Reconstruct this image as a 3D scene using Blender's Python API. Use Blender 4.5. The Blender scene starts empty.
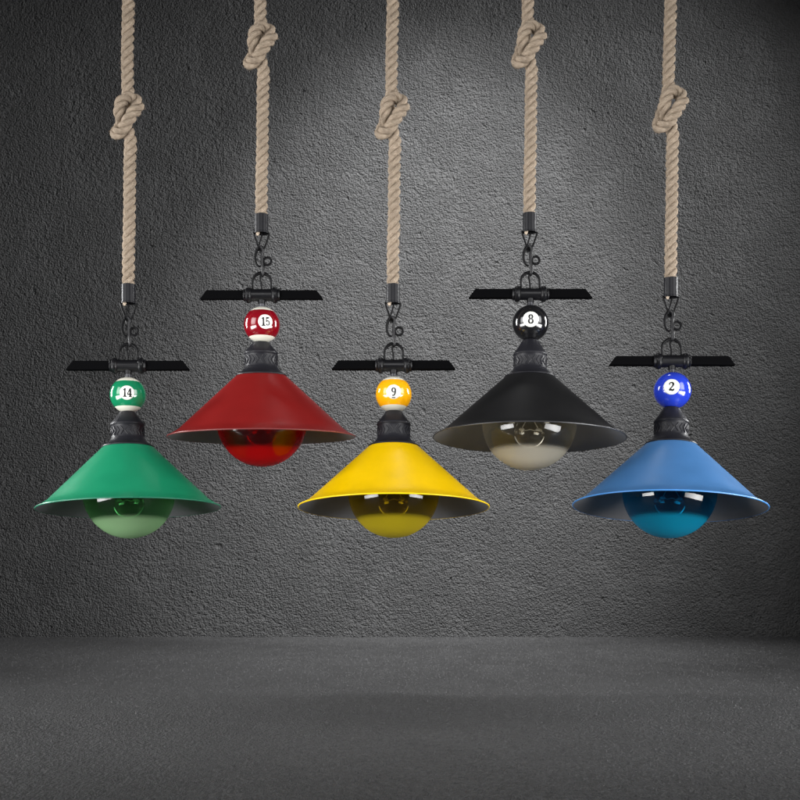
import bpy, math, random
from math import sin, cos, pi, radians, sqrt
from mathutils import Vector, Matrix, noise

random.seed(7)
sc = bpy.context.scene
COL = sc.collection

# ------------------------------------------------------------------ camera
S = 0.00163            # metres for one photo pixel in the plane of the lamps
F = 1200.0             # focal length in photo pixels
HORIZON = 580.0        # photo row of eye level
CAM_H = 0.188
DL = F * S             # camera to lamps
WALL_Y = 2.0           # wall behind the lamps
cd = bpy.data.cameras.new('camera')
cam = bpy.data.objects.new('camera', cd)
COL.objects.link(cam)
cam.location = (0, -DL, CAM_H)
cam.rotation_euler = (radians(90), 0, 0)
cd.sensor_width = 36
cd.lens = 36 * F / 800
cd.shift_y = (HORIZON - 400) / 800
cd.clip_start = 0.02
cd.clip_end = 60
sc.camera = cam

def at(px, py, d=0.0):
    return Vector(((px - 400) * S, d, CAM_H + (HORIZON - py) * S))

# ------------------------------------------------------------------ world, view
w = bpy.data.worlds.new('World')
sc.world = w
w.use_nodes = True
w.node_tree.nodes['Background'].inputs['Color'].default_value = (0.95, 0.97, 1.0, 1)
w.node_tree.nodes['Background'].inputs['Strength'].default_value = 0.05
sc.view_settings.view_transform = 'Standard'
sc.view_settings.look = 'None'
sc.view_settings.exposure = 0
sc.view_settings.gamma = 1
sc.cycles.max_bounces = 14
sc.cycles.transmission_bounces = 12
sc.cycles.transparent_max_bounces = 12
sc.cycles.glossy_bounces = 6
sc.cycles.use_denoising = True
sc.cycles.caustics_reflective = False
sc.cycles.caustics_refractive = False
sc.cycles.sample_clamp_indirect = 6

# ------------------------------------------------------------------ studio lights
def area(name, loc, aim, sx, sy, power, spread=180, col=(1, 1, 1)):
    l = bpy.data.lights.new(name, 'AREA')
    l.shape = 'RECTANGLE'
    l.size, l.size_y = sx, sy
    l.energy = power
    l.spread = radians(spread)
    l.color = col
    o = bpy.data.objects.new(name, l)
    COL.objects.link(o)
    o.location = loc
    o.rotation_euler = (Vector(aim) - Vector(loc)).to_track_quat('-Z', 'Y').to_euler()
    return o

def spot(name, loc, aim, angle, blend, power, radius):
    l = bpy.data.lights.new(name, 'SPOT')
    l.spot_size = radians(angle)
    l.spot_blend = blend
    l.energy = power
    l.shadow_soft_size = radius
    o = bpy.data.objects.new(name, l)
    COL.objects.link(o)
    o.location = loc
    o.rotation_euler = (Vector(aim) - Vector(loc)).to_track_quat('-Z', 'Y').to_euler()
    return o

area('softbox_left', (-1.6, -1.15, 1.08), (0, 0, 0.58), 1.0, 1.2, 7.0, 92)
area('softbox_right', (1.6, -1.15, 1.08), (0, 0, 0.58), 1.0, 1.2, 7.0, 92)
area('strip_left', (-1.4, 0.42, 0.82), (0, -0.1, 0.49), 0.16, 0.7, 3.0, 75)
area('strip_right', (1.4, 0.42, 0.82), (0, -0.1, 0.49), 0.16, 0.7, 3.0, 75)
area('low_fill_left', (-1.2, -0.75, 0.14), (0, 0, 0.46), 1.0, 0.40, 6.2, 85)  # added low fill pair, brightens bulb caps and shade insides
area('low_fill_right', (1.2, -0.75, 0.14), (0, 0, 0.46), 1.0, 0.40, 6.2, 85)
area('front_fill', (0, -2.6, 1.2), (0, 0, 0.5), 1.8, 1.0, 4.5, 60)
spot('wall_spot', (2.27, 0.33, 2.53), (-0.45, WALL_Y, 0.66), 65, 1.0, 590, 0.02)
spot('wall_top_spot', (0.35, 0.34, 3.15), (0.06, WALL_Y, 0.98), 40, 1.0, 760, 0.02)
spot('floor_spot', (0.15, 1.05, 2.7), (0.15, 0.98, 0), 50, 1.0, 235, 0.3)

# ------------------------------------------------------------------ helpers
class MB:
    """collects faces and links them as one mesh object"""
    def __init__(self):
        self.v, self.f, self.m, self.uv = [], [], [], {}
    def add(self, verts, faces, mat=0):
        o = len(self.v)
        self.v += [Vector(p) for p in verts]
        for f in faces:
            self.f.append([i + o for i in f])
            self.m.append(mat)
        return o
    def lathe(self, prof, n=64, mat=0, M=None, cap=(False, False)):
        # prof: (radius, z) or (radius, z, material of the band that follows)
        vs, fs, ms = [], [], []
        for p in prof:
            for k in range(n):
                a = 2 * pi * k / n
                vs.append(Vector((p[0] * cos(a), p[0] * sin(a), p[1])))
        for i in range(len(prof) - 1):
            mm = prof[i][2] if len(prof[i]) > 2 else mat
            for k in range(n):
                k2 = (k + 1) % n
                fs.append([i * n + k, i * n + k2, (i + 1) * n + k2, (i + 1) * n + k])
                ms.append(mm)
        if cap[0]:
            fs.append(list(range(n))[::-1]); ms.append(prof[0][2] if len(prof[0]) > 2 else mat)
        if cap[1]:
            b = (len(prof) - 1) * n
            fs.append([b + k for k in range(n)]); ms.append(mat)
        if M is not None:
            vs = [M @ v for v in vs]
        o = len(self.v)
        self.v += vs
        for f, mm in zip(fs, ms):
            self.f.append([i + o for i in f]); self.m.append(mm)
    def tube(self, pts, r, n=10, closed=False, mat=0, flat=1.0):
        pts = [Vector(p) for p in pts]
        N = len(pts)
        rr = r if isinstance(r, (list, tuple)) else [r] * N
        T = []
        for i in range(N):
            if closed:
                t = pts[(i + 1) % N] - pts[i - 1]
            else:
                t = pts[min(i + 1, N - 1)] - pts[max(i - 1, 0)]
            T.append(t.normalized())
        u = T[0].orthogonal().normalized()
        if abs(T[0].y) < 0.9:
            u = (Vector((0, -1, 0)) - T[0] * Vector((0, -1, 0)).dot(T[0])).normalized()
        o = len(self.v)
        for i in range(N):
            u = (u - T[i] * u.dot(T[i])).normalized()
            b = T[i].cross(u)
            for k in range(n):
                a = 2 * pi * k / n
                self.v.append(pts[i] + (u * cos(a) * flat + b * sin(a)) * rr[i])
        for i in range(N if closed else N - 1):
            j = (i + 1) % N
            for k in range(n):
                k2 = (k + 1) % n
                self.f.append([o + i * n + k, o + i * n + k2, o + j * n + k2, o + j * n + k]); self.m.append(mat)
        if not closed:
            self.f.append([o + k for k in range(n)][::-1]); self.m.append(mat)
            e = o + (N - 1) * n
            self.f.append([e + k for k in range(n)]); self.m.append(mat)
    def build(self, name, mats, parent=None, xf=None, smooth=True, angle=40, bevel=0):
        me = bpy.data.meshes.new(name)
        vs = [xf(v) for v in self.v] if xf else self.v
        me.from_pydata([tuple(v) for v in vs], [], self.f)
        mats = mats if isinstance(mats, (list, tuple)) else [mats]
        for m in mats:
            me.materials.append(m)
        me.polygons.foreach_set('material_index', self.m)
        if self.uv:
            lay = me.uv_layers.new(name='UVMap')
            for p in me.polygons:
                q = self.uv.get(p.index)
                if q:
                    for li, c in zip(p.loop_indices, q):
                        lay.data[li].uv = c
        if smooth:
            me.shade_smooth()
            me.set_sharp_from_angle(angle=radians(angle))
        o = bpy.data.objects.new(name, me)
        COL.objects.link(o)
        if parent:
            o.parent = parent
            o.matrix_parent_inverse = Matrix()
        if bevel:
            b = o.modifiers.new('bevel', 'BEVEL')
            b.width = bevel; b.segments = 2; b.limit_method = 'ANGLE'
        return o

def spline(P, step):
    """Catmull-Rom through P, resampled at about the given step"""
    P = [Vector(p) for p in P]
    Q = [2 * P[0] - P[1]] + P + [2 * P[-1] - P[-2]]
    out = []
    for i in range(1, len(Q) - 2):
        a, b, c, d = Q[i - 1], Q[i], Q[i + 1], Q[i + 2]
        n = max(2, int((c - b).length / step * 4))
        for k in range(n):
            t = k / n
            out.append(0.5 * ((2 * b) + (c - a) * t + (2 * a - 5 * b + 4 * c - d) * t * t + (3 * b - a - 3 * c + d) * t ** 3))
    out.append(P[-1])
    res, acc = [out[0]], 0.0
    for p, q in zip(out, out[1:]):
        acc += (q - p).length
        if acc >= step:
            res.append(q); acc = 0.0
    return res

# ------------------------------------------------------------------ materials
def mat(name):
    m = bpy.data.materials.new(name)
    m.use_nodes = True
    nt = m.node_tree
    b = nt.nodes['Principled BSDF']
    return m, nt, b
def N(nt, t, **kw):
    n = nt.nodes.new(t)
    for k, v in kw.items():
        if k.startswith('i_'):
            n.inputs[k[2:].replace('_', ' ')].default_value = v
        else:
            setattr(n, k, v)
    return n
def srgb(r, g, b):
    f = lambda c: (c / 12.92 if c <= 0.04045 else ((c + 0.055) / 1.055) ** 2.4)
    return (f(r / 255), f(g / 255), f(b / 255), 1)

def paint(name, col, rough=0.4, coat=0.0, metal=0.0, var=0.05, bump=0.02, spec=0.5, dents=0.0):
    m, nt, b = mat(name)
    tc = N(nt, 'ShaderNodeTexCoord')
    n1 = N(nt, 'ShaderNodeTexNoise', i_Scale=28.0, i_Detail=5.0)
    nt.links.new(tc.outputs['Object'], n1.inputs['Vector'])
    hsv = N(nt, 'ShaderNodeHueSaturation')
    hsv.inputs['Color'].default_value = col
    mr = N(nt, 'ShaderNodeMapRange')
    mr.inputs['From Min'].default_value = 0.3; mr.inputs['From Max'].default_value = 0.7
    mr.inputs['To Min'].default_value = 1 - var; mr.inputs['To Max'].default_value = 1 + var
    nt.links.new(n1.outputs['Fac'], mr.inputs['Value'])
    nt.links.new(mr.outputs['Result'], hsv.inputs['Value'])
    nt.links.new(hsv.outputs['Color'], b.inputs['Base Color'])
    n2 = N(nt, 'ShaderNodeTexNoise', i_Scale=700.0, i_Detail=2.0)
    nt.links.new(tc.outputs['Object'], n2.inputs['Vector'])
    mr2 = N(nt, 'ShaderNodeMapRange')
    mr2.inputs['To Min'].default_value = rough - 0.07; mr2.inputs['To Max'].default_value = rough + 0.07
    nt.links.new(n1.outputs['Fac'], mr2.inputs['Value'])
    nt.links.new(mr2.outputs['Result'], b.inputs['Roughness'])
    if dents:
        nd = N(nt, 'ShaderNodeTexNoise', i_Scale=16.0, i_Detail=2.0)
        nt.links.new(tc.outputs['Object'], nd.inputs['Vector'])
        bd = N(nt, 'ShaderNodeBump', i_Strength=dents, i_Distance=0.004)
        nt.links.new(nd.outputs['Fac'], bd.inputs['Height'])
        nt.links.new(bd.outputs['Normal'], b.inputs['Coat Normal'])
        nt.links.new(bd.outputs['Normal'], b.inputs['Normal'])
    if bump:
        bp = N(nt, 'ShaderNodeBump', i_Strength=bump, i_Distance=0.0005)
        nt.links.new(n2.outputs['Fac'], bp.inputs['Height'])
        nt.links.new(bp.outputs['Normal'], b.inputs['Normal'])
        if dents:
            nt.links.new(bd.outputs['Normal'], bp.inputs['Normal'])
    b.inputs['Metallic'].default_value = metal
    b.inputs['Coat Weight'].default_value = coat
    b.inputs['Coat Roughness'].default_value = 0.05
    b.inputs['Specular IOR Level'].default_value = spec
    return m

BLACK_METAL = paint('black_satin_metal', (0.004, 0.004, 0.005, 1), 0.36, bump=0.1, spec=0.25)
BLACK_MATTE = paint('black_matte_bar', (0.0015, 0.0015, 0.0018, 1), 0.6, bump=0.1, spec=0.02)
CUP_METAL = paint('black_cast_metal', (0.010, 0.010, 0.013, 1), 0.42, bump=0.1, spec=0.22)
FERRULE = paint('ferrule_metal', (0.004, 0.004, 0.006, 1), 0.38, bump=0, var=0, spec=0.2)
WIRE = paint('dark_wire', (0.003, 0.003, 0.0035, 1), 0.5, bump=0, spec=0.12)
HOOK_STEEL = paint('hook_steel', (0.008, 0.008, 0.009, 1), 0.45, bump=0, spec=0.25)
STEEL = paint('stem_steel', (0.05, 0.05, 0.056, 1), 0.3, metal=0.5, bump=0.03)
BRIGHT = paint('posts_and_glints', (0.75, 0.75, 0.75, 1), 0.3, metal=0.5, bump=0)  # bright metal for the posts and the modelled glints in the bulb
IVORY = paint('ivory_resin', srgb(222, 220, 205), 0.16, coat=0.4, var=0.02, bump=0)
INK = paint('black_ink', (0.008, 0.008, 0.009, 1), 0.3, bump=0)
WHITE_DISC = paint('white_disc_resin', srgb(235, 236, 228), 0.2, coat=0.3, var=0.02, bump=0)

def shade_inner(col=(0.17, 0.17, 0.18, 1)):
    return paint('silver_grey_inside', col, 0.42, metal=0.2, var=0.08, bump=0.2)
INNER = shade_inner()

def jute():
    m, nt, b = mat('jute_fibre')
    uv = N(nt, 'ShaderNodeUVMap', uv_map='UVMap')
    mp = N(nt, 'ShaderNodeMapping')
    mp.inputs['Scale'].default_value = (11.0, 0.30, 1)
    mp.inputs['Rotation'].default_value = (0, 0, 0)
    nt.links.new(uv.outputs['UV'], mp.inputs['Vector'])
    n1 = N(nt, 'ShaderNodeTexNoise', i_Scale=1.6, i_Detail=6.0, i_Roughness=0.7)
    nt.links.new(mp.outputs['Vector'], n1.inputs['Vector'])
    tc = N(nt, 'ShaderNodeTexCoord')
    n2 = N(nt, 'ShaderNodeTexNoise', i_Scale=70.0, i_Detail=3.0)
    nt.links.new(tc.outputs['Object'], n2.inputs['Vector'])
    r = N(nt, 'ShaderNodeValToRGB')
    e = r.color_ramp.elements
    e[0].position = 0.28; e[0].color = srgb(104, 88, 72)
    e[1].position = 0.72; e[1].color = srgb(206, 190, 172)
    k = e.new(0.5); k.color = srgb(172, 155, 136)
    nt.links.new(n1.outputs['Fac'], r.inputs['Fac'])
    hsv = N(nt, 'ShaderNodeHueSaturation')
    nt.links.new(r.outputs['Color'], hsv.inputs['Color'])
    mr = N(nt, 'ShaderNodeMapRange')
    mr.inputs['From Min'].default_value = 0.3; mr.inputs['From Max'].default_value = 0.7
    mr.inputs['To Min'].default_value = 0.85; mr.inputs['To Max'].default_value = 1.12
    nt.links.new(n2.outputs['Fac'], mr.inputs['Value'])
    nt.links.new(mr.outputs['Result'], hsv.inputs['Value'])
    nt.links.new(hsv.outputs['Color'], b.inputs['Base Color'])
    b.inputs['Roughness'].default_value = 0.9
    b.inputs['Specular IOR Level'].default_value = 0.15
    bp = N(nt, 'ShaderNodeBump', i_Strength=1.0, i_Distance=0.003)
    nt.links.new(n1.outputs['Fac'], bp.inputs['Height'])
    nt.links.new(bp.outputs['Normal'], b.inputs['Normal'])
    return m
JUTE = jute()

def bulb_mat(name, tint, coat, body_fac=0.06, blend=0.22, edge=0.75):  # coat: backdrop brightness as painted colour, also tints the glass scatter
    """thin coloured glass; lower cap painted pale for the bright backdrop seen through it"""
    m, nt, b = mat(name)
    nt.nodes.remove(b)
    L = nt.links.new
    out = nt.nodes['Material Output']
    lw = N(nt, 'ShaderNodeLayerWeight', i_Blend=blend)
    tr = N(nt, 'ShaderNodeBsdfTransparent'); tr.inputs['Color'].default_value = tint
    gl = N(nt, 'ShaderNodeBsdfGlossy', i_Roughness=0.0)
    df = N(nt, 'ShaderNodeBsdfTranslucent'); df.inputs['Color'].default_value = coat
    body = N(nt, 'ShaderNodeMixShader'); body.inputs['Fac'].default_value = body_fac
    L(tr.outputs[0], body.inputs[1]); L(df.outputs[0], body.inputs[2])
    fr = N(nt, 'ShaderNodeMapRange')
    fr.inputs['To Min'].default_value = 0.035; fr.inputs['To Max'].default_value = edge
    L(lw.outputs['Facing'], fr.inputs['Value'])
    pw = N(nt, 'ShaderNodeMath', operation='POWER'); pw.inputs[1].default_value = 2.2
    L(lw.outputs['Facing'], pw.inputs[0]); L(pw.outputs[0], fr.inputs['Value'])
    glass = N(nt, 'ShaderNodeMixShader')
    L(fr.outputs['Result'], glass.inputs['Fac']); L(body.outputs[0], glass.inputs[1]); L(gl.outputs[0], glass.inputs[2])
    c = N(nt, 'ShaderNodeBsdfDiffuse'); c.inputs['Color'].default_value = coat
    tl = N(nt, 'ShaderNodeBsdfTranslucent'); tl.inputs['Color'].default_value = coat
    mx = N(nt, 'ShaderNodeMixShader'); mx.inputs['Fac'].default_value = 0.45
    L(c.outputs[0], mx.inputs[1]); L(tl.outputs[0], mx.inputs[2])
    cg = N(nt, 'ShaderNodeMixShader')
    L(fr.outputs['Result'], cg.inputs['Fac']); L(mx.outputs[0], cg.inputs[1]); L(gl.outputs[0], cg.inputs[2])
    at_ = N(nt, 'ShaderNodeAttribute', attribute_name='painted_backdrop')
    mm = N(nt, 'ShaderNodeMixShader')
    cf = N(nt, 'ShaderNodeMath', operation='MULTIPLY'); cf.inputs[1].default_value = 0.84
    L(at_.outputs['Fac'], cf.inputs[0]); L(cf.outputs[0], mm.inputs['Fac'])
    L(glass.outputs[0], mm.inputs[1]); L(cg.outputs[0], mm.inputs[2])
    L(mm.outputs[0], out.inputs['Surface'])
    return m

def stucco(name, base, scale, dist, stretch=1.0, pits=1.0, speck=0.13):
    m, nt, b = mat(name)
    tc = N(nt, 'ShaderNodeTexCoord')
    L = nt.links.new
    mp = N(nt, 'ShaderNodeMapping')
    mp.inputs['Scale'].default_value = (1, stretch, 1)
    L(tc.outputs['Object'], mp.inputs['Vector'])
    def nz(sc_, det, rough=0.5, dis=0.0):
        n = N(nt, 'ShaderNodeTexNoise', i_Scale=sc_, i_Detail=det, i_Roughness=rough, i_Distortion=dis)
        L(mp.outputs['Vector'], n.inputs['Vector'])
        return n.outputs['Fac']
    def mrange(v, a, b_, c, d):
        n = N(nt, 'ShaderNodeMapRange')
        for k_, x in zip(('From Min', 'From Max', 'To Min', 'To Max'), (a, b_, c, d)):
            n.inputs[k_].default_value = x
        L(v, n.inputs['Value'])
        return n.outputs['Result']
    def math_(op, a, b_):
        n = N(nt, 'ShaderNodeMath', operation=op)
        for k_, x in enumerate((a, b_)):
            if isinstance(x, (int, float)):
                n.inputs[k_].default_value = x
            else:
                L(x, n.inputs[k_])
        return n.outputs[0]
    patch = mrange(nz(scale * 0.04, 3.0), 0.38, 0.58, 0.62, 1.1)       # smoother trowelled patches
    grain = math_('MULTIPLY', nz(scale, 2.5, 0.6), patch)
    mid = math_('MULTIPLY', nz(scale * 0.42, 2.0), 0.7)
    h = math_('ADD', grain, mid)
    ridge = mrange(nz(scale * 0.16, 4.0, 0.6, 1.2), 0.66, 0.74, 0.0, 0.5)  # a few lumps left by the trowel
    h = math_('ADD', h, math_('MULTIPLY', ridge, pits))
    pit = mrange(nz(scale * 0.22, 2.0, 0.5, 0.5), 0.24, 0.33, -0.6, 0.0)
    h = math_('ADD', h, math_('MULTIPLY', pit, pits))
    bp = N(nt, 'ShaderNodeBump', i_Strength=1.0, i_Distance=dist)
    L(h, bp.inputs['Height'])
    L(bp.outputs['Normal'], b.inputs['Normal'])
    hsv = N(nt, 'ShaderNodeHueSaturation'); hsv.inputs['Color'].default_value = base
    L(mrange(nz(scale * 0.5, 8.0, 0.8), 0.32, 0.68, 1 - speck, 1 + speck), hsv.inputs['Value'])
    L(hsv.outputs['Color'], b.inputs['Base Color'])
    b.inputs['Roughness'].default_value = 0.6
    b.inputs['Specular IOR Level'].default_value = 0.45
    return m

# ------------------------------------------------------------------ setting
def grid(name, fn, nu, nv, m):
    mb = MB()
    vs = [fn(i / nu, j / nv) for j in range(nv + 1) for i in range(nu + 1)]
    fs = [[j * (nu + 1) + i, j * (nu + 1) + i + 1, (j + 1) * (nu + 1) + i + 1, (j + 1) * (nu + 1) + i] for j in range(nv) for i in range(nu)]
    mb.add(vs, fs)
    o = mb.build(name, m)
    o['kind'] = 'structure'
    return o
def wall_pt(u, v):
    x = -3 + 6 * u; z = 3.6 * v
    d = 0.0015 * noise.noise((x * 3, z * 3, 0)) + 0.0006 * noise.noise((x * 14, z * 14, 5))
    return (x, WALL_Y + d, z)
def floor_pt(u, v):
    x = -3 + 6 * u; y = -3.0 + (WALL_Y + 3.02) * v
    return (x, y, 0.0015 * noise.noise((x * 5, y * 5, 9)))
grid('wall', wall_pt, 240, 150, stucco('dark_stucco', (0.10, 0.10, 0.101, 1), 175, 0.055))
grid('floor', floor_pt, 160, 110, stucco('dark_stucco_floor', (0.060, 0.060, 0.061, 1), 300, 0.014, 0.5, 0.2, 0.6))

def grit():
    """fine grit bonded in the floor: one object nobody could count"""
    import numpy as np
    rg = np.random.default_rng(5)
    n = 150000
    x = rg.uniform(-1.9, 1.9, n); y = WALL_Y - 3.25 * rg.random(n) - 0.004
    r = 0.0006 + 0.0019 * rg.random(n) ** 2.2
    h = r * rg.uniform(0.5, 1.3, n)
    a0 = rg.random(n) * 6.28
    z0 = np.array([0.0015 * noise.noise((px * 5, py * 5, 9)) for px, py in zip(x, y)])
    V = np.zeros((n, 6, 3), np.float32)
    for k in range(5):
        a = a0 + 2 * pi * k / 5 + rg.uniform(-0.3, 0.3, n)
        q = r * rg.uniform(0.7, 1.25, n)
        V[:, k] = np.stack([x + q * np.cos(a), y + q * np.sin(a), z0 - 0.0006], 1)
    V[:, 5] = np.stack([x + 0.3 * r * np.cos(a0), y + 0.3 * r * np.sin(a0), z0 + h], 1)
    b = (np.arange(n) * 6)[:, None, None]
    tri = np.array([[k, (k + 1) % 5, 5] for k in range(5)])[None]
    Fc = (b + tri).reshape(-1, 3).astype(np.int32)
    me = bpy.data.meshes.new('grit')
    me.vertices.add(n * 6); me.vertices.foreach_set('co', V.ravel())
    me.loops.add(Fc.size); me.loops.foreach_set('vertex_index', Fc.ravel())
    me.polygons.add(len(Fc)); me.polygons.foreach_set('loop_start', np.arange(0, Fc.size, 3, dtype=np.int32))
    me.update(calc_edges=True)
    me.materials.append(paint('grit_grey', (0.060, 0.060, 0.061, 1), 0.6, bump=0, var=0.3))
    o = bpy.data.objects.new('grit', me)
    COL.objects.link(o)
    o['kind'] = 'stuff'
grit()

# ------------------------------------------------------------------ rope with its knot (one mesh, shared by the lamps)
def rope_mesh():
    """local units: photo pixels, origin = middle of the ferrule's top edge, z up, -y to the camera"""
    K = 169.0
    knot = [(-1.5, 3, 34), (-1.5, 4, 24), (-3, 6.5, 14), (-6, 7.5, 3), (-9.5, 6.5, -8), (-12.0, 3, -15),
            (-11.0, -3, -18.5), (-5.0, -6.0, -16.5), (1.2, -8.8, -8.5), (6.2, -8.8, -0.5), (10.4, -5.5, 6.5), (8.5, -3.5, 13.5), (2.0, -5.5, 15.8), (-4.5, -8, 11.5),
            (-7.4, -6.5, 3.5), (-6.2, -2.5, -5.5), (-2.5, 0.5, -12), (1.2, 0, -20), (2.2, 0, -30), (1.6, 0, -40)]
    path = [(0.3, 0, K + 400), (0.9, 0, K + 290), (0.6, 0, K + 160), (-0.2, 0, K + 100), (-1.2, 0.5, K + 65)] + [(x, y, K + z) for x, y, z in knot] + \
           [(1.2, 0, K - 70), (0.8, 0, K - 110), (0.2, 0, 40), (0, 0, 10), (0, 0, -6)]
    P = spline(path, 1.1)
    n = len(P)
    T = [(P[min(i + 1, n - 1)] - P[max(i - 1, 0)]).normalized() for i in range(n)]
    u = Vector((1, 0, 0))
    mb = MB()
    frames, ph, s = [], 0.0, 0.0
    for i in range(n):
        u = (u - T[i] * u.dot(T[i])).normalized()
        b = T[i].cross(u)
        if i:
            s += (P[i] - P[i - 1]).length
        frames.append((u.copy(), b, s))
    SIDES, PITCH, OFF, RAD = 16, 25.5, 3.28, 3.36
    for st in range(3):
        ring0 = len(mb.v)
        for i in range(n):
            u, b, s = frames[i]
            a = 2 * pi * s / PITCH + 2 * pi * st / 3
            jit = 0.10 * noise.noise((s * 0.16, st * 7, 0))
            c = P[i] + (u * cos(a) + b * sin(a)) * OFF
            rad = (u * cos(a) + b * sin(a))
            tang = (b * cos(a) - u * sin(a))
            for k in range(SIDES):
                t = 2 * pi * k / SIDES
                rr = RAD * (1 + jit) * (1 + 0.035 * sin(6 * t + s * 1.3) + 0.05 * noise.noise((s * 0.5, cos(t) * 3, sin(t) * 3 + st * 5)))
                mb.v.append(c + rad * cos(t) * rr * 0.94 + tang * sin(t) * rr * 1.08)
        for i in range(n - 1):
            s0, s1 = frames[i][2], frames[i + 1][2]
            for k in range(SIDES):
                k2 = (k + 1) % SIDES
                fi = len(mb.f)
                mb.f.append([ring0 + i * SIDES + k, ring0 + i * SIDES + k2, ring0 + (i + 1) * SIDES + k2, ring0 + (i + 1) * SIDES + k]); mb.m.append(0)
                a0, a1 = k / SIDES, (k + 1) / SIDES
                tw = 0.010
                mb.uv[fi] = [(a0 * 2 + s0 * tw + st * 9, s0), (a1 * 2 + s0 * tw + st * 9, s0), (a1 * 2 + s1 * tw + st * 9, s1), (a0 * 2 + s1 * tw + st * 9, s1)]
    # loose fibres standing off the strands
    rnd = random.Random(3)
    for _ in range(1500):
        i = rnd.randrange(4, n - 8)
        u, b, s = frames[i]
        a = rnd.random() * 2 * pi
        d = u * cos(a) + b * sin(a)
        p = P[i] + d * 6.0
        q = (T[i] * rnd.uniform(-1, 1) + d * rnd.uniform(0.1, 0.55) + (b * cos(a) - u * sin(a)) * rnd.uniform(-1, 1)).normalized()
        L = rnd.uniform(1.5, 4.2)
        w_ = T[i].cross(q)
        if w_.length < 0.1:
            continue
        w_ = w_.normalized() * rnd.uniform(0.09, 0.17)
        mid = p + q * L * 0.55 + d * rnd.uniform(-0.3, 0.5)
        fi = len(mb.f)
        mb.add([p - w_, p + w_, mid + w_ * 0.8, mid - w_ * 0.8, p + q * L], [[0, 1, 2, 3], [3, 2, 4]])
        c = (rnd.random() * 3, s)
        mb.uv[fi] = [c] * 4; mb.uv[fi + 1] = [c] * 3
    # frayed stub showing under the ferrule
    o = len(mb.f)
    mb.tube([(-3.4, -1, -14), (-3.6, -1.5, -19), (-3.6, -1.6, -21)], [2.0, 1.9, 1.0], 8)
    for fi in range(o, len(mb.f)):
        mb.uv[fi] = [(0.3, 1)] * len(mb.f[fi])
    ob = mb.build('rope', JUTE, None, xf=lambda v: v * S, angle=180)
    me = ob.data
    bpy.data.objects.remove(ob)
    return me
ROPE = rope_mesh()

# ------------------------------------------------------------------ numerals: strokes (x, y, width) in a 0.6 x 1 box
def arc(cx, cy, rx, ry, a0, a1, w0, w1, n=26):
    """widths swell on the upright sides of the bowl"""
    out = []
    for k in range(n + 1):
        a = radians(a0 + (a1 - a0) * k / n)
        ww = w0 + (w1 - w0) * abs(cos(a)) ** 1.3
        out.append((cx + rx * cos(a), cy + ry * sin(a), ww))
    return out
DIG = {
    '1': [[(.31, 0, .21), (.31, 1, .21)], [(.06, .80, .06), (.20, .86, .09), (.31, .98, .10)], [(.04, .035, .075), (.58, .035, .075)]],
    '4': [[(.44, 1, .12), (.03, .33, .075)], [(.0, .29, .10), (.66, .29, .10)], [(.45, 0, .20), (.45, 1, .20)], [(.25, .035, .07), (.66, .035, .07)]],
    '5': [[(.12, .92, .15), (.35, .91, .15), (.56, .94, .12)], [(.13, .98, .08), (.10, .50, .07)], arc(.29, .31, .24, .26, 150, -140, .07, .19), [(.06, .17, .17), (.12, .15, .17)]],
    '9': [arc(.30, .69, .20, .26, 0, 360, .075, .17), [(.50, .72, .17), (.50, .45, .16), (.43, .20, .13), (.30, .04, .09), (.10, .06, .09)]],
    '2': [[(.07, .72, .15), (.13, .70, .15)], [(.06, .74, .08), (.14, .90, .09), (.30, .97, .11), (.47, .87, .18), (.50, .70, .19), (.38, .47, .14), (.18, .27, .09), (.05, .10, .07)],
          [(.04, .09, .14), (.22, .13, .16), (.42, .08, .17), (.54, .12, .12), (.59, .27, .07)]],
    '8': [arc(.30, .745, .175, .215, 0, 360, .075, .15), arc(.30, .27, .22, .235, 0, 360, .075, .17)],
    '_': [[(.08, -.20, .07), (.3, -.235, .07), (.52, -.20, .07)]],
}

# ------------------------------------------------------------------ the pendant lamps
BAND, LOWCUT = 0.70, 0.0

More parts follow.
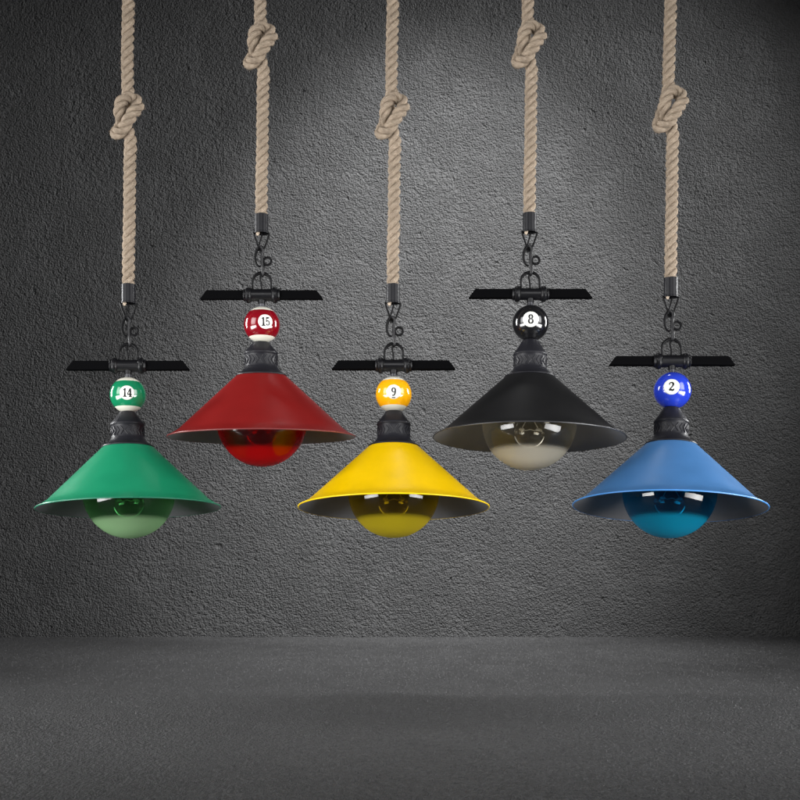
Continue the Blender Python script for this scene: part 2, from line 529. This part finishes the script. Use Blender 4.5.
def lamp(label, bx, by, ropex, fer_y, k, fit, colours, ball):
    """bx, by: photo pixel of the ball's centre; fer_y: row of the ferrule's top edge; k: size"""
    tilt, roll, shade_k, dz, sx_ = fit
    origin = at(bx, by)
    root = bpy.data.objects.new('pendant_lamp', None)
    COL.objects.link(root)
    root.empty_display_size = 0.05
    root.location = origin
    root['label'] = label
    root['category'] = 'pendant lamp'
    root['group'] = 'pendant lamps hanging in a row on knotted ropes'
    up = (by - fer_y) - 110.5 * k           # little correction between hook and ball
    off = Vector(((ropex - bx), 0, up))
    hang = lambda v: (Vector(v) * k + off) * S                  # parts that hang straight: rope, ferrule, loop, hook
    piv = Vector((0, 0, 52))
    def turn(v, R):                                             # swing about the hook, the ball kept where the photo has it
        comp = R @ (-piv) + piv
        return (R @ (Vector(v) - piv) + piv - Vector((comp.x, 0, comp.z))) * k * S
    R_up = Matrix.Rotation(radians(-tilt), 4, 'X')
    R_dn = R_up @ Matrix.Rotation(radians(roll), 4, 'Y')
    def low(v):
        v = Vector(v)
        if v.z > -13:
            return turn(v, R_up)
        if v.z > -18: dz_ = 0
        elif v.z > -25: dz_ = (dz - 2) * (-18 - v.z) / 7
        elif v.z > -48: dz_ = dz - 2
        elif v.z > -111: dz_ = dz - 2 * (v.z + 111) / 63
        else: dz_ = dz
        return turn((v.x + sx_, v.y, v.z + dz_), R_dn)
    def part(mb, name, m, parent=root, xf=low, **kw):
        return mb.build(name, m, parent, xf, **kw)

    # rope
    rope = bpy.data.objects.new('rope', ROPE)
    COL.objects.link(rope)
    rope.parent = root
    rope.location = (Vector((0, 0, 110.5)) * k + off) * S
    # ferrule
    m = MB()
    m.lathe([(6.3, 110.5), (6.75, 110.9), (6.75, 93.5), (7.2, 93.0), (7.2, 92.0), (6.2, 92.0), (6.2, 109), (6.3, 110.5)], 40)
    fer = part(m, 'ferrule', FERRULE, xf=hang)
    m = MB()
    m.tube(spline([(-7.4, -0.5, 93), (-7.6, -1.2, 91.2), (-5.2, -1.2, 84), (-2.6, -0.5, 77), (0.2, 0, 73.8), (2.6, 0.5, 77), (5.4, 1.0, 84.5), (7.6, 0.6, 91.2), (7.2, 0, 93)], 1.0), 0.95, 8)
    m.tube(spline([(0.4, -1, 93), (0.2, -2.2, 88), (-1.8, -2.6, 81), (-3.6, -2.4, 75)], 1.0), 0.85, 8)
    m.tube([(-7.7, -0.6, 91.6), (7.7, 0.2, 91.6)], 0.6, 8)
    part(m, 'wire_loop', WIRE, xf=hang)
    # snap hook with its ring
    m = MB()
    m.tube(spline([(-0.8, 1.5, 72.5), (-1.2, 0.5, 76), (0.2, -2.2, 77.6), (1.8, -2.6, 74.5), (0.9, -2.2, 70), (1.0, -2, 62), (1.6, -1.8, 55), (1.5, -0.8, 51.2), (0.8, 1.2, 50.6), (0.4, 2, 53)], 0.8), 2.3, 12, flat=0.7)
    hook = part(m, 'snap_hook', HOOK_STEEL, xf=hang)
    m = MB()
    m.tube(spline([(-2.4, -1, 78), (-4.8, -1, 74.5), (-6.2, -1, 69), (-5.8, -1, 64), (-4.0, -1, 59.8)], 0.8),
           [0.9] + [1.25] * 400, 8) if False else None
    pts = spline([(-2.4, -1, 78), (-4.8, -1, 74.5), (-6.2, -1, 69), (-5.8, -1, 64), (-4.0, -1, 59.8), (-1, -1, 58.6)], 0.8)
    m.tube(pts, [1.65 - 0.7 * i / len(pts) for i in range(len(pts))], 8)
    part(m, 'gate', WIRE, parent=hook, xf=hang)
    m = MB()
    m.tube([(5.9 + 3.9 * cos(a), -1.2 + 0.8 * sin(a), 63.8 + 4.0 * sin(a)) for a in [2 * pi * i / 30 for i in range(30)]], 1.2, 8, closed=True)
    part(m, 'ring', WIRE, parent=hook, xf=hang)
    # shackle straddling the clamp
    m = MB()
    pts = [(-9.3, 0, 33)] + [(-9.3, 0, 42)] + [(9.3 * cos(a), 0, 42.5 + 9.0 * sin(a)) for a in [pi - pi * i / 20 for i in range(1, 20)]] + [(9.3, 0, 42), (9.3, 0, 33)]
    m.tube(pts, [1.05 + 0.6 * max(0, (p[2] - 42) / 9) for p in pts], 8)
    m.tube(spline([(-0.8, -0.6, 51), (-1.4, -1.2, 46), (-0.4, -1.0, 40), (-0.2, 0, 34)], 1), 0.9, 8)
    part(m, 'shackle', WIRE)
    # cross bar: two mitred arms out of a collared clamp
    h, d = 4.45, 3.6
    for sx in (-1, 1):
        m = MB()
        prof = [(15, -h), (61.8, -h), (55.0, h), (15, h)]
        vs = [(sx * x, y, 29.5 + z) for y in (-d, d) for x, z in prof]
        fs = [[0, 1, 2, 3], [7, 6, 5, 4]] + [[i, 4 + i, 4 + (i + 1) % 4, (i + 1) % 4] for i in range(4)]
        m.add(vs, fs if sx > 0 else [f[::-1] for f in fs])
        part(m, 'bar_arm', BLACK_MATTE, bevel=0.0009)
    m = MB()
    X = Matrix.Translation((0, 0, 29.5)) @ Matrix.Rotation(radians(90), 4, 'Y')
    pr = [(2, -18.2), (5.6, -18.2), (6.2, -17.2), (6.0, -16.0), (7.4, -15.2), (8.1, -13.2), (7.4, -11.2), (6.1, -10.2), (6.0, -8), (6.0, 0)]
    pr = pr + [(r, -z) for r, z in pr[-2::-1]]
    m.lathe(pr, 40, 0, X, (True, True))
    m.lathe([(3.7, 26), (3.7, 21.2), (3.3, 20.8)], 24, 0, None, (True, True))
    part(m, 'clamp', BLACK_METAL)
    m = MB()
    m.lathe([(3.2, 24), (3.2, 15), (3.4, 14.5)], 24, 0, None, (True, True))
    part(m, 'stem', STEEL)

    # billiard ball
    rb = ball['r']
    c = low((0, 0, 0))
    wc = origin + c
    nrm = (cam.location - wc).normalized()
    rt = Vector((0, 0, 1)).cross(nrm).normalized()
    upv = nrm.cross(rt)
    Rb = rb * S
    # rotation that shows the band as the photo does: net view angle
    net = radians(ball['net'])
    axis_up = (upv * cos(net) - nrm * sin(net)).normalized()     # ball's own pole, seen from net below
    axis_up = (upv * cos(net) + nrm * (-sin(net))).normalized()
    ax = axis_up.orthogonal().normalized(); ay = axis_up.cross(ax)
    m = MB()
    NR, NS = 64, 64
    vs, fs, ms = [], [], []
    zs = []
    for j in range(NR + 1):
        zs.append(cos(pi * j / NR))
    if ball['stripe']:
        zs = sorted(set(zs + [BAND, -BAND, BAND - 0.004, -BAND + 0.004]), reverse=True)
    o = 0
    for z in zs:
        q = sqrt(max(0, 1 - z * z))
        for kk in range(NS):
            a = 2 * pi * kk / NS
            m.v.append(c + (ax * cos(a) * q + ay * sin(a) * q + axis_up * z) * Rb)
    for j in range(len(zs) - 1):
        zm = (zs[j] + zs[j + 1]) / 2
        for kk in range(NS):
            k2 = (kk + 1) % NS
            if j == 0:
                m.f.append([kk, NS + kk, NS + k2])
            elif j == len(zs) - 2:
                m.f.append([j * NS + kk, (j + 1) * NS + kk, j * NS + k2])
            else:
                m.f.append([j * NS + kk, (j + 1) * NS + kk, (j + 1) * NS + k2, j * NS + k2])
            m.m.append(1 if ball['stripe'] and abs(zm) > BAND else 0)
    bo = m.build('billiard_ball', [colours['ball'], IVORY], root, None, angle=180)
    # round number field, a slightly proud spherical cap
    dx, dy, dr = ball['disc']
    dn = (nrm * sqrt(1 - dx * dx - dy * dy) + rt * dx + upv * dy).normalized()
    dru = (upv - dn * upv.dot(dn)).normalized(); drr = dru.cross(dn)
    def onball(x, y, lift):
        p = dn * sqrt(max(0, 1 - x * x - y * y)) + drr * x + dru * y
        return c + p.normalized() * (Rb * (1 + lift))
    m = MB()
    rings, seg = 6, 48
    m.v.append(onball(0, 0, 0.004))
    for i in range(1, rings + 2):
        rr = dr * min(i, rings) / rings
        lift = 0.004 if i <= rings else -0.002
        for kk in range(seg):
            a = 2 * pi * kk / seg
            m.v.append(onball(rr * cos(a) * ball.get('wide', 1), rr * sin(a), lift))
    for kk in range(seg):
        m.f.append([0, 1 + kk, 1 + (kk + 1) % seg]); m.m.append(0)
    for i in range(rings):
        for kk in range(seg):
            k2 = (kk + 1) % seg
            m.f.append([1 + i * seg + kk, 1 + (i + 1) * seg + kk, 1 + (i + 1) * seg + k2, 1 + i * seg + k2]); m.m.append(0)
    m.build('number_disc', WHITE_DISC, bo, None, angle=180)
    # the numeral
    m = MB()
    hgt = ball['num_h']
    txt = ball['text']
    wch = 0.66 * ball.get('num_w', 1.0)
    chars = [ch for ch in txt if ch != '_']
    x0 = -len(chars) * wch / 2
    lift = 0.008
    for ch in txt:
        xs = x0 if ch != '_' else -wch / 2
        for st in DIG[ch]:
            lift += 0.0006
            pl = spline([(p[0], p[1], p[2]) for p in st], 0.03) if len(st) > 2 and len(st) < 20 else [Vector(p) for p in st]
            if len(pl) == 2:
                pl = [pl[0].lerp(pl[1], t / 8) for t in range(9)]
            base = len(m.v)
            for i, p in enumerate(pl):
                a_, b_ = pl[max(i - 1, 0)], pl[min(i + 1, len(pl) - 1)]
                t = Vector((b_.x - a_.x, b_.y - a_.y))
                if len(st) >= 20 and abs(st[0][0] - st[-1][0]) < 1e-6 and abs(st[0][1] - st[-1][1]) < 1e-6 and i in (0, len(pl) - 1):
                    t = Vector((pl[1].x - pl[-2].x, pl[1].y - pl[-2].y))
                t = t.normalized() if t.length > 1e-9 else Vector((1, 0))
                nn = Vector((-t.y, t.x))
                for sg in (-1, 1):
                    X_ = (xs + (p.x + nn.x * sg * (p.z + 0.05) / 2 + 0.03) * ball.get('num_w', 1.0)) * hgt
                    Y_ = (p.y + nn.y * sg * (p.z + 0.05) / 2 - 0.5) * hgt
                    m.v.append(onball(X_, Y_, lift))
            for i in range(len(pl) - 1):
                m.f.append([base + 2 * i, base + 2 * i + 1, base + 2 * i + 3, base + 2 * i + 2]); m.m.append(0)
        if ch != '_':
            x0 += wch
    m.build('numeral', INK, bo, None, smooth=False)

    # socket cup with its band of chevrons
    m = MB()
    m.lathe([(4, -16.8), (7.4, -17.2), (8.6, -18.4), (12.6, -21.8), (16.2, -24.6), (17.0, -25.6), (17.0, -26.6), (16.4, -27.3), (16.1, -30), (16.0, -36),
             (16.3, -39.6), (16.9, -40.4), (17.3, -41.5), (19.5, -44.2), (23.0, -46.6), (25.2, -47.6), (25.4, -48.6), (24.6, -49.4), (12, -49.4)], 72, 0)
    def on_cup(th, z, lift):
        r = 16.05 + lift
        return Vector((r * sin(th), -r * cos(th), z))
    for q in range(24):
        th = 2 * pi * (q + 0.5) / 24
        ph = ((th + pi) % (2 * pi)) - pi
        face = 1 if (-pi / 2 < ph < 0) or (ph > pi / 2) else -1
        for sg in (-1, 1):
            P_ = []
            for t in range(5):
                f = t / 4
                P_.append(on_cup(th + face * (0.09 - 0.18 * f), -33.6 + sg * 4.2 * f, 0.15))
            m.tube(P_, 0.55, 6)
    part(m, 'lamp_holder', CUP_METAL, angle=35)

    # shade
    kk = shade_k
    z0 = -48.0
    Z = lambda z: z0 + (z - z0) * 1.0
    prof = [(15, -47.2, 0), (23.5, -47.6, 0), (25.2, -49.0, 0)]
    a0, a1 = Vector((25.2, -49.0)), Vector((82 * kk, -103.5))
    for t in range(1, 13):
        p = a0.lerp(a1, t / 12); prof.append((p.x, p.y, 0))
    prof += [(86 * kk, -106.6, 0), (90.5 * kk, -109.2, 0), (93.6 * kk, -111.0, 0)]
    inn = [(93.2 * kk, -112.0, 1), (90 * kk, -110.4, 1), (85.2 * kk, -107.6, 1), (81 * kk, -104.6, 1)]
    b0, b1 = Vector((81 * kk, -104.6)), Vector((25.0, -51.0))
    for t in range(1, 13):
        p = b0.lerp(b1, t / 12); inn.append((p.x, p.y, 1))
    inn.append((13, -50.8, 1))
    m = MB()
    m.lathe(prof + inn, 128)
    sh = part(m, 'lamp_shade', [colours['shade'], colours.get('inner', INNER)], angle=60)
    m = MB()
    m.tube([(93.7 * kk * cos(a), 93.7 * kk * sin(a), -111.5) for a in [2 * pi * i / 128 for i in range(128)]], 0.75, 8, closed=True)
    part(m, 'rim', colours['rim'], parent=sh)

    # bulb: socket, thin globe, inner shapes imitating reflections
    m = MB()
    m.lathe([(13.5, -50.4), (13.5, -60), (12.5, -61), (12.5, -62), (10, -62)], 40, 0)
    part(m, 'socket', BLACK_METAL)
    bc, br = -96.5, 45.0 * ball.get('bulb', 1.0)
    def globe(R_, neck):
        out = []
        for j in range(0, 97):
            a = pi * j / 96
            r, z = R_ * sin(a), bc - R_ * cos(a)
            if z > bc + R_ * 0.5 and r < neck:
                break
            out.append((max(r, 0.01), z))
        out += [(neck, -58 if neck > 11.5 else -58)]
        return out
    outer = globe(br, 12.0)
    m = MB()
    m.lathe(outer, 96)
    gl = part(m, 'bulb', colours['glass'], angle=180)
    at_ = gl.data.attributes.new('painted_backdrop', 'FLOAT', 'POINT')
    zb = bc - br * 0.60  # painted backdrop brightness starts level with the shade's back rim
    for i, v in enumerate(m.v):
        t_ = max(0.0, min(1.0, (zb + 3.0 - v.z) / 6.0)); u_ = max(0.0, min(1.0, (zb + 2.0 - v.z) / 22.0))
        at_.data[i].value = 0.55 * t_ * t_ * (3 - 2 * t_) + 0.45 * u_
    m = MB()
    st = [(15 * sin(a), -106 - 15 * cos(a)) for a in [pi * i / 30 for i in range(0, 24)]] + [(8, -88), (8, -62)]  # stem's dome is shaped to imitate the neck's reflected ring
    st[0] = (0.01, st[0][1])
    m.lathe(st, 48)
    part(m, 'reflection_stem', colours['stem'], parent=gl, angle=180)
    m = MB()
    for sx in (-1, 1):
        m.tube(spline([(sx * 2, -3, -64), (sx * 3, -5, -90), (sx * 8, -8, -103)], 1), 0.5, 6)
        m.lathe([(0.3, 0), (1.5, 1), (1.7, 4), (0.3, 5.5)], 12, 0, Matrix.Translation((sx * 5.5, -8, -104)) @ Matrix.Rotation(radians(sx * 90), 4, 'Y'), (True, True))  # beads imitate two bright highlights in the glass
    m.tube(spline([(-8, -8, -104), (-4, -9.4, -105.2), (0, -9.8, -104.2), (4, -9.4, -105.2), (8, -8, -104)], 0.8), 0.4, 6)
    loop = [(15 * cos(a), -2.5, -106.5 + 14.5 * sin(a)) for a in [radians(195 + 150 * i / 40) for i in range(41)]]  # crescent modelled to imitate the reflection's bright lower edge
    m.tube(loop, [0.25 + 0.75 * sin(pi * i / 40) for i in range(41)], 8)
    part(m, 'filament_glints', BRIGHT, parent=gl)
    return root

def pack(shade, ball, rim, tint, coat, sr=0.36, inner=None, body=0.10):  # coat: pale colour painted on the bulb's lower cap as backdrop brightness
    d = {'shade': paint('painted_metal', shade, sr, coat=0.0, var=0.06, bump=0.15, dents=0.12, spec=0.22),
         'ball': paint('ball_resin', ball, 0.14, coat=0.6, var=0.02, bump=0),
         'rim': paint('rim_paint', rim, 0.3, var=0.03, bump=0.05),
         'glass': bulb_mat('tinted_glass', tint, coat, body)}
    if inner:
        d['inner'] = inner
    m = bulb_mat('inner_glass', tuple(0.55 + 0.45 * c for c in tint[:3]) + (1,), coat, 0.10, 0.5, 1.0)
    d['stem'] = m
    return d

lamp('green cone lamp with striped ball 14 and pale green bulb', 128.5, 395.5, 128.5, 285, 1.0, (2.9, -1.77, 0.957, -1.97, -0.8),
     pack(srgb(22, 122, 86), srgb(16, 118, 78), srgb(40, 110, 85), srgb(130, 190, 140), srgb(180, 226, 168)),
     dict(r=17.8, stripe=True, net=10, disc=(-0.05, 0.145, 0.40), text='14', num_h=0.46, num_w=0.80))
lamp('red cone lamp with striped ball 15 and deep red bulb', 261.7, 324.5, 261.5, 215, 1.0, (-2.14, -0.38, 0.998, -0.2, -1.2),
     pack(srgb(114, 21, 20), srgb(116, 6, 20), srgb(110, 50, 50), srgb(200, 0, 4), srgb(215, 0, 4), body=0.30),
     dict(r=18.0, stripe=True, net=13, disc=(0.2, 0.2, 0.40), text='15', num_h=0.46, num_w=0.80))
lamp('yellow cone lamp with striped ball 9 and amber bulb', 393.7, 395.2, 393, 285, 1.0, (4.6, -0.04, 1.004, -2.1, 0.0),
     pack(srgb(214, 174, 0), srgb(236, 166, 12), srgb(236, 196, 20), srgb(190, 172, 30), srgb(236, 212, 40)),
     dict(r=18.0, stripe=True, net=12.6, disc=(0.0, 0.165, 0.40), text='9_', num_h=0.44))
lamp('black cone lamp with solid black ball 8 and clear bulb', 530.2, 323.8, 529.6, 214, 1.0, (2.6, 1.0, 1.016, -4.0, 0.1),
     pack((0.0055, 0.0055, 0.006, 1), (0.006, 0.006, 0.007, 1), (0.03, 0.03, 0.032, 1), srgb(225, 222, 212), srgb(232, 224, 204), sr=0.5),
     dict(r=18.0, stripe=False, net=8, disc=(0.02, 0.24, 0.43), text='8', num_h=0.50, bulb=1.04))
lamp('blue cone lamp with solid blue ball 2 and teal bulb', 671.2, 391.6, 670.8, 278.5, 1.02, (5.8, 2.7, 0.984, -3.6, -0.3),
     pack(srgb(60, 104, 152), srgb(34, 56, 176), srgb(70, 130, 195), srgb(20, 160, 190), srgb(14, 164, 204)),
     dict(r=18.5, stripe=False, net=8, disc=(-0.05, 0.23, 0.42), text='2', num_h=0.46))
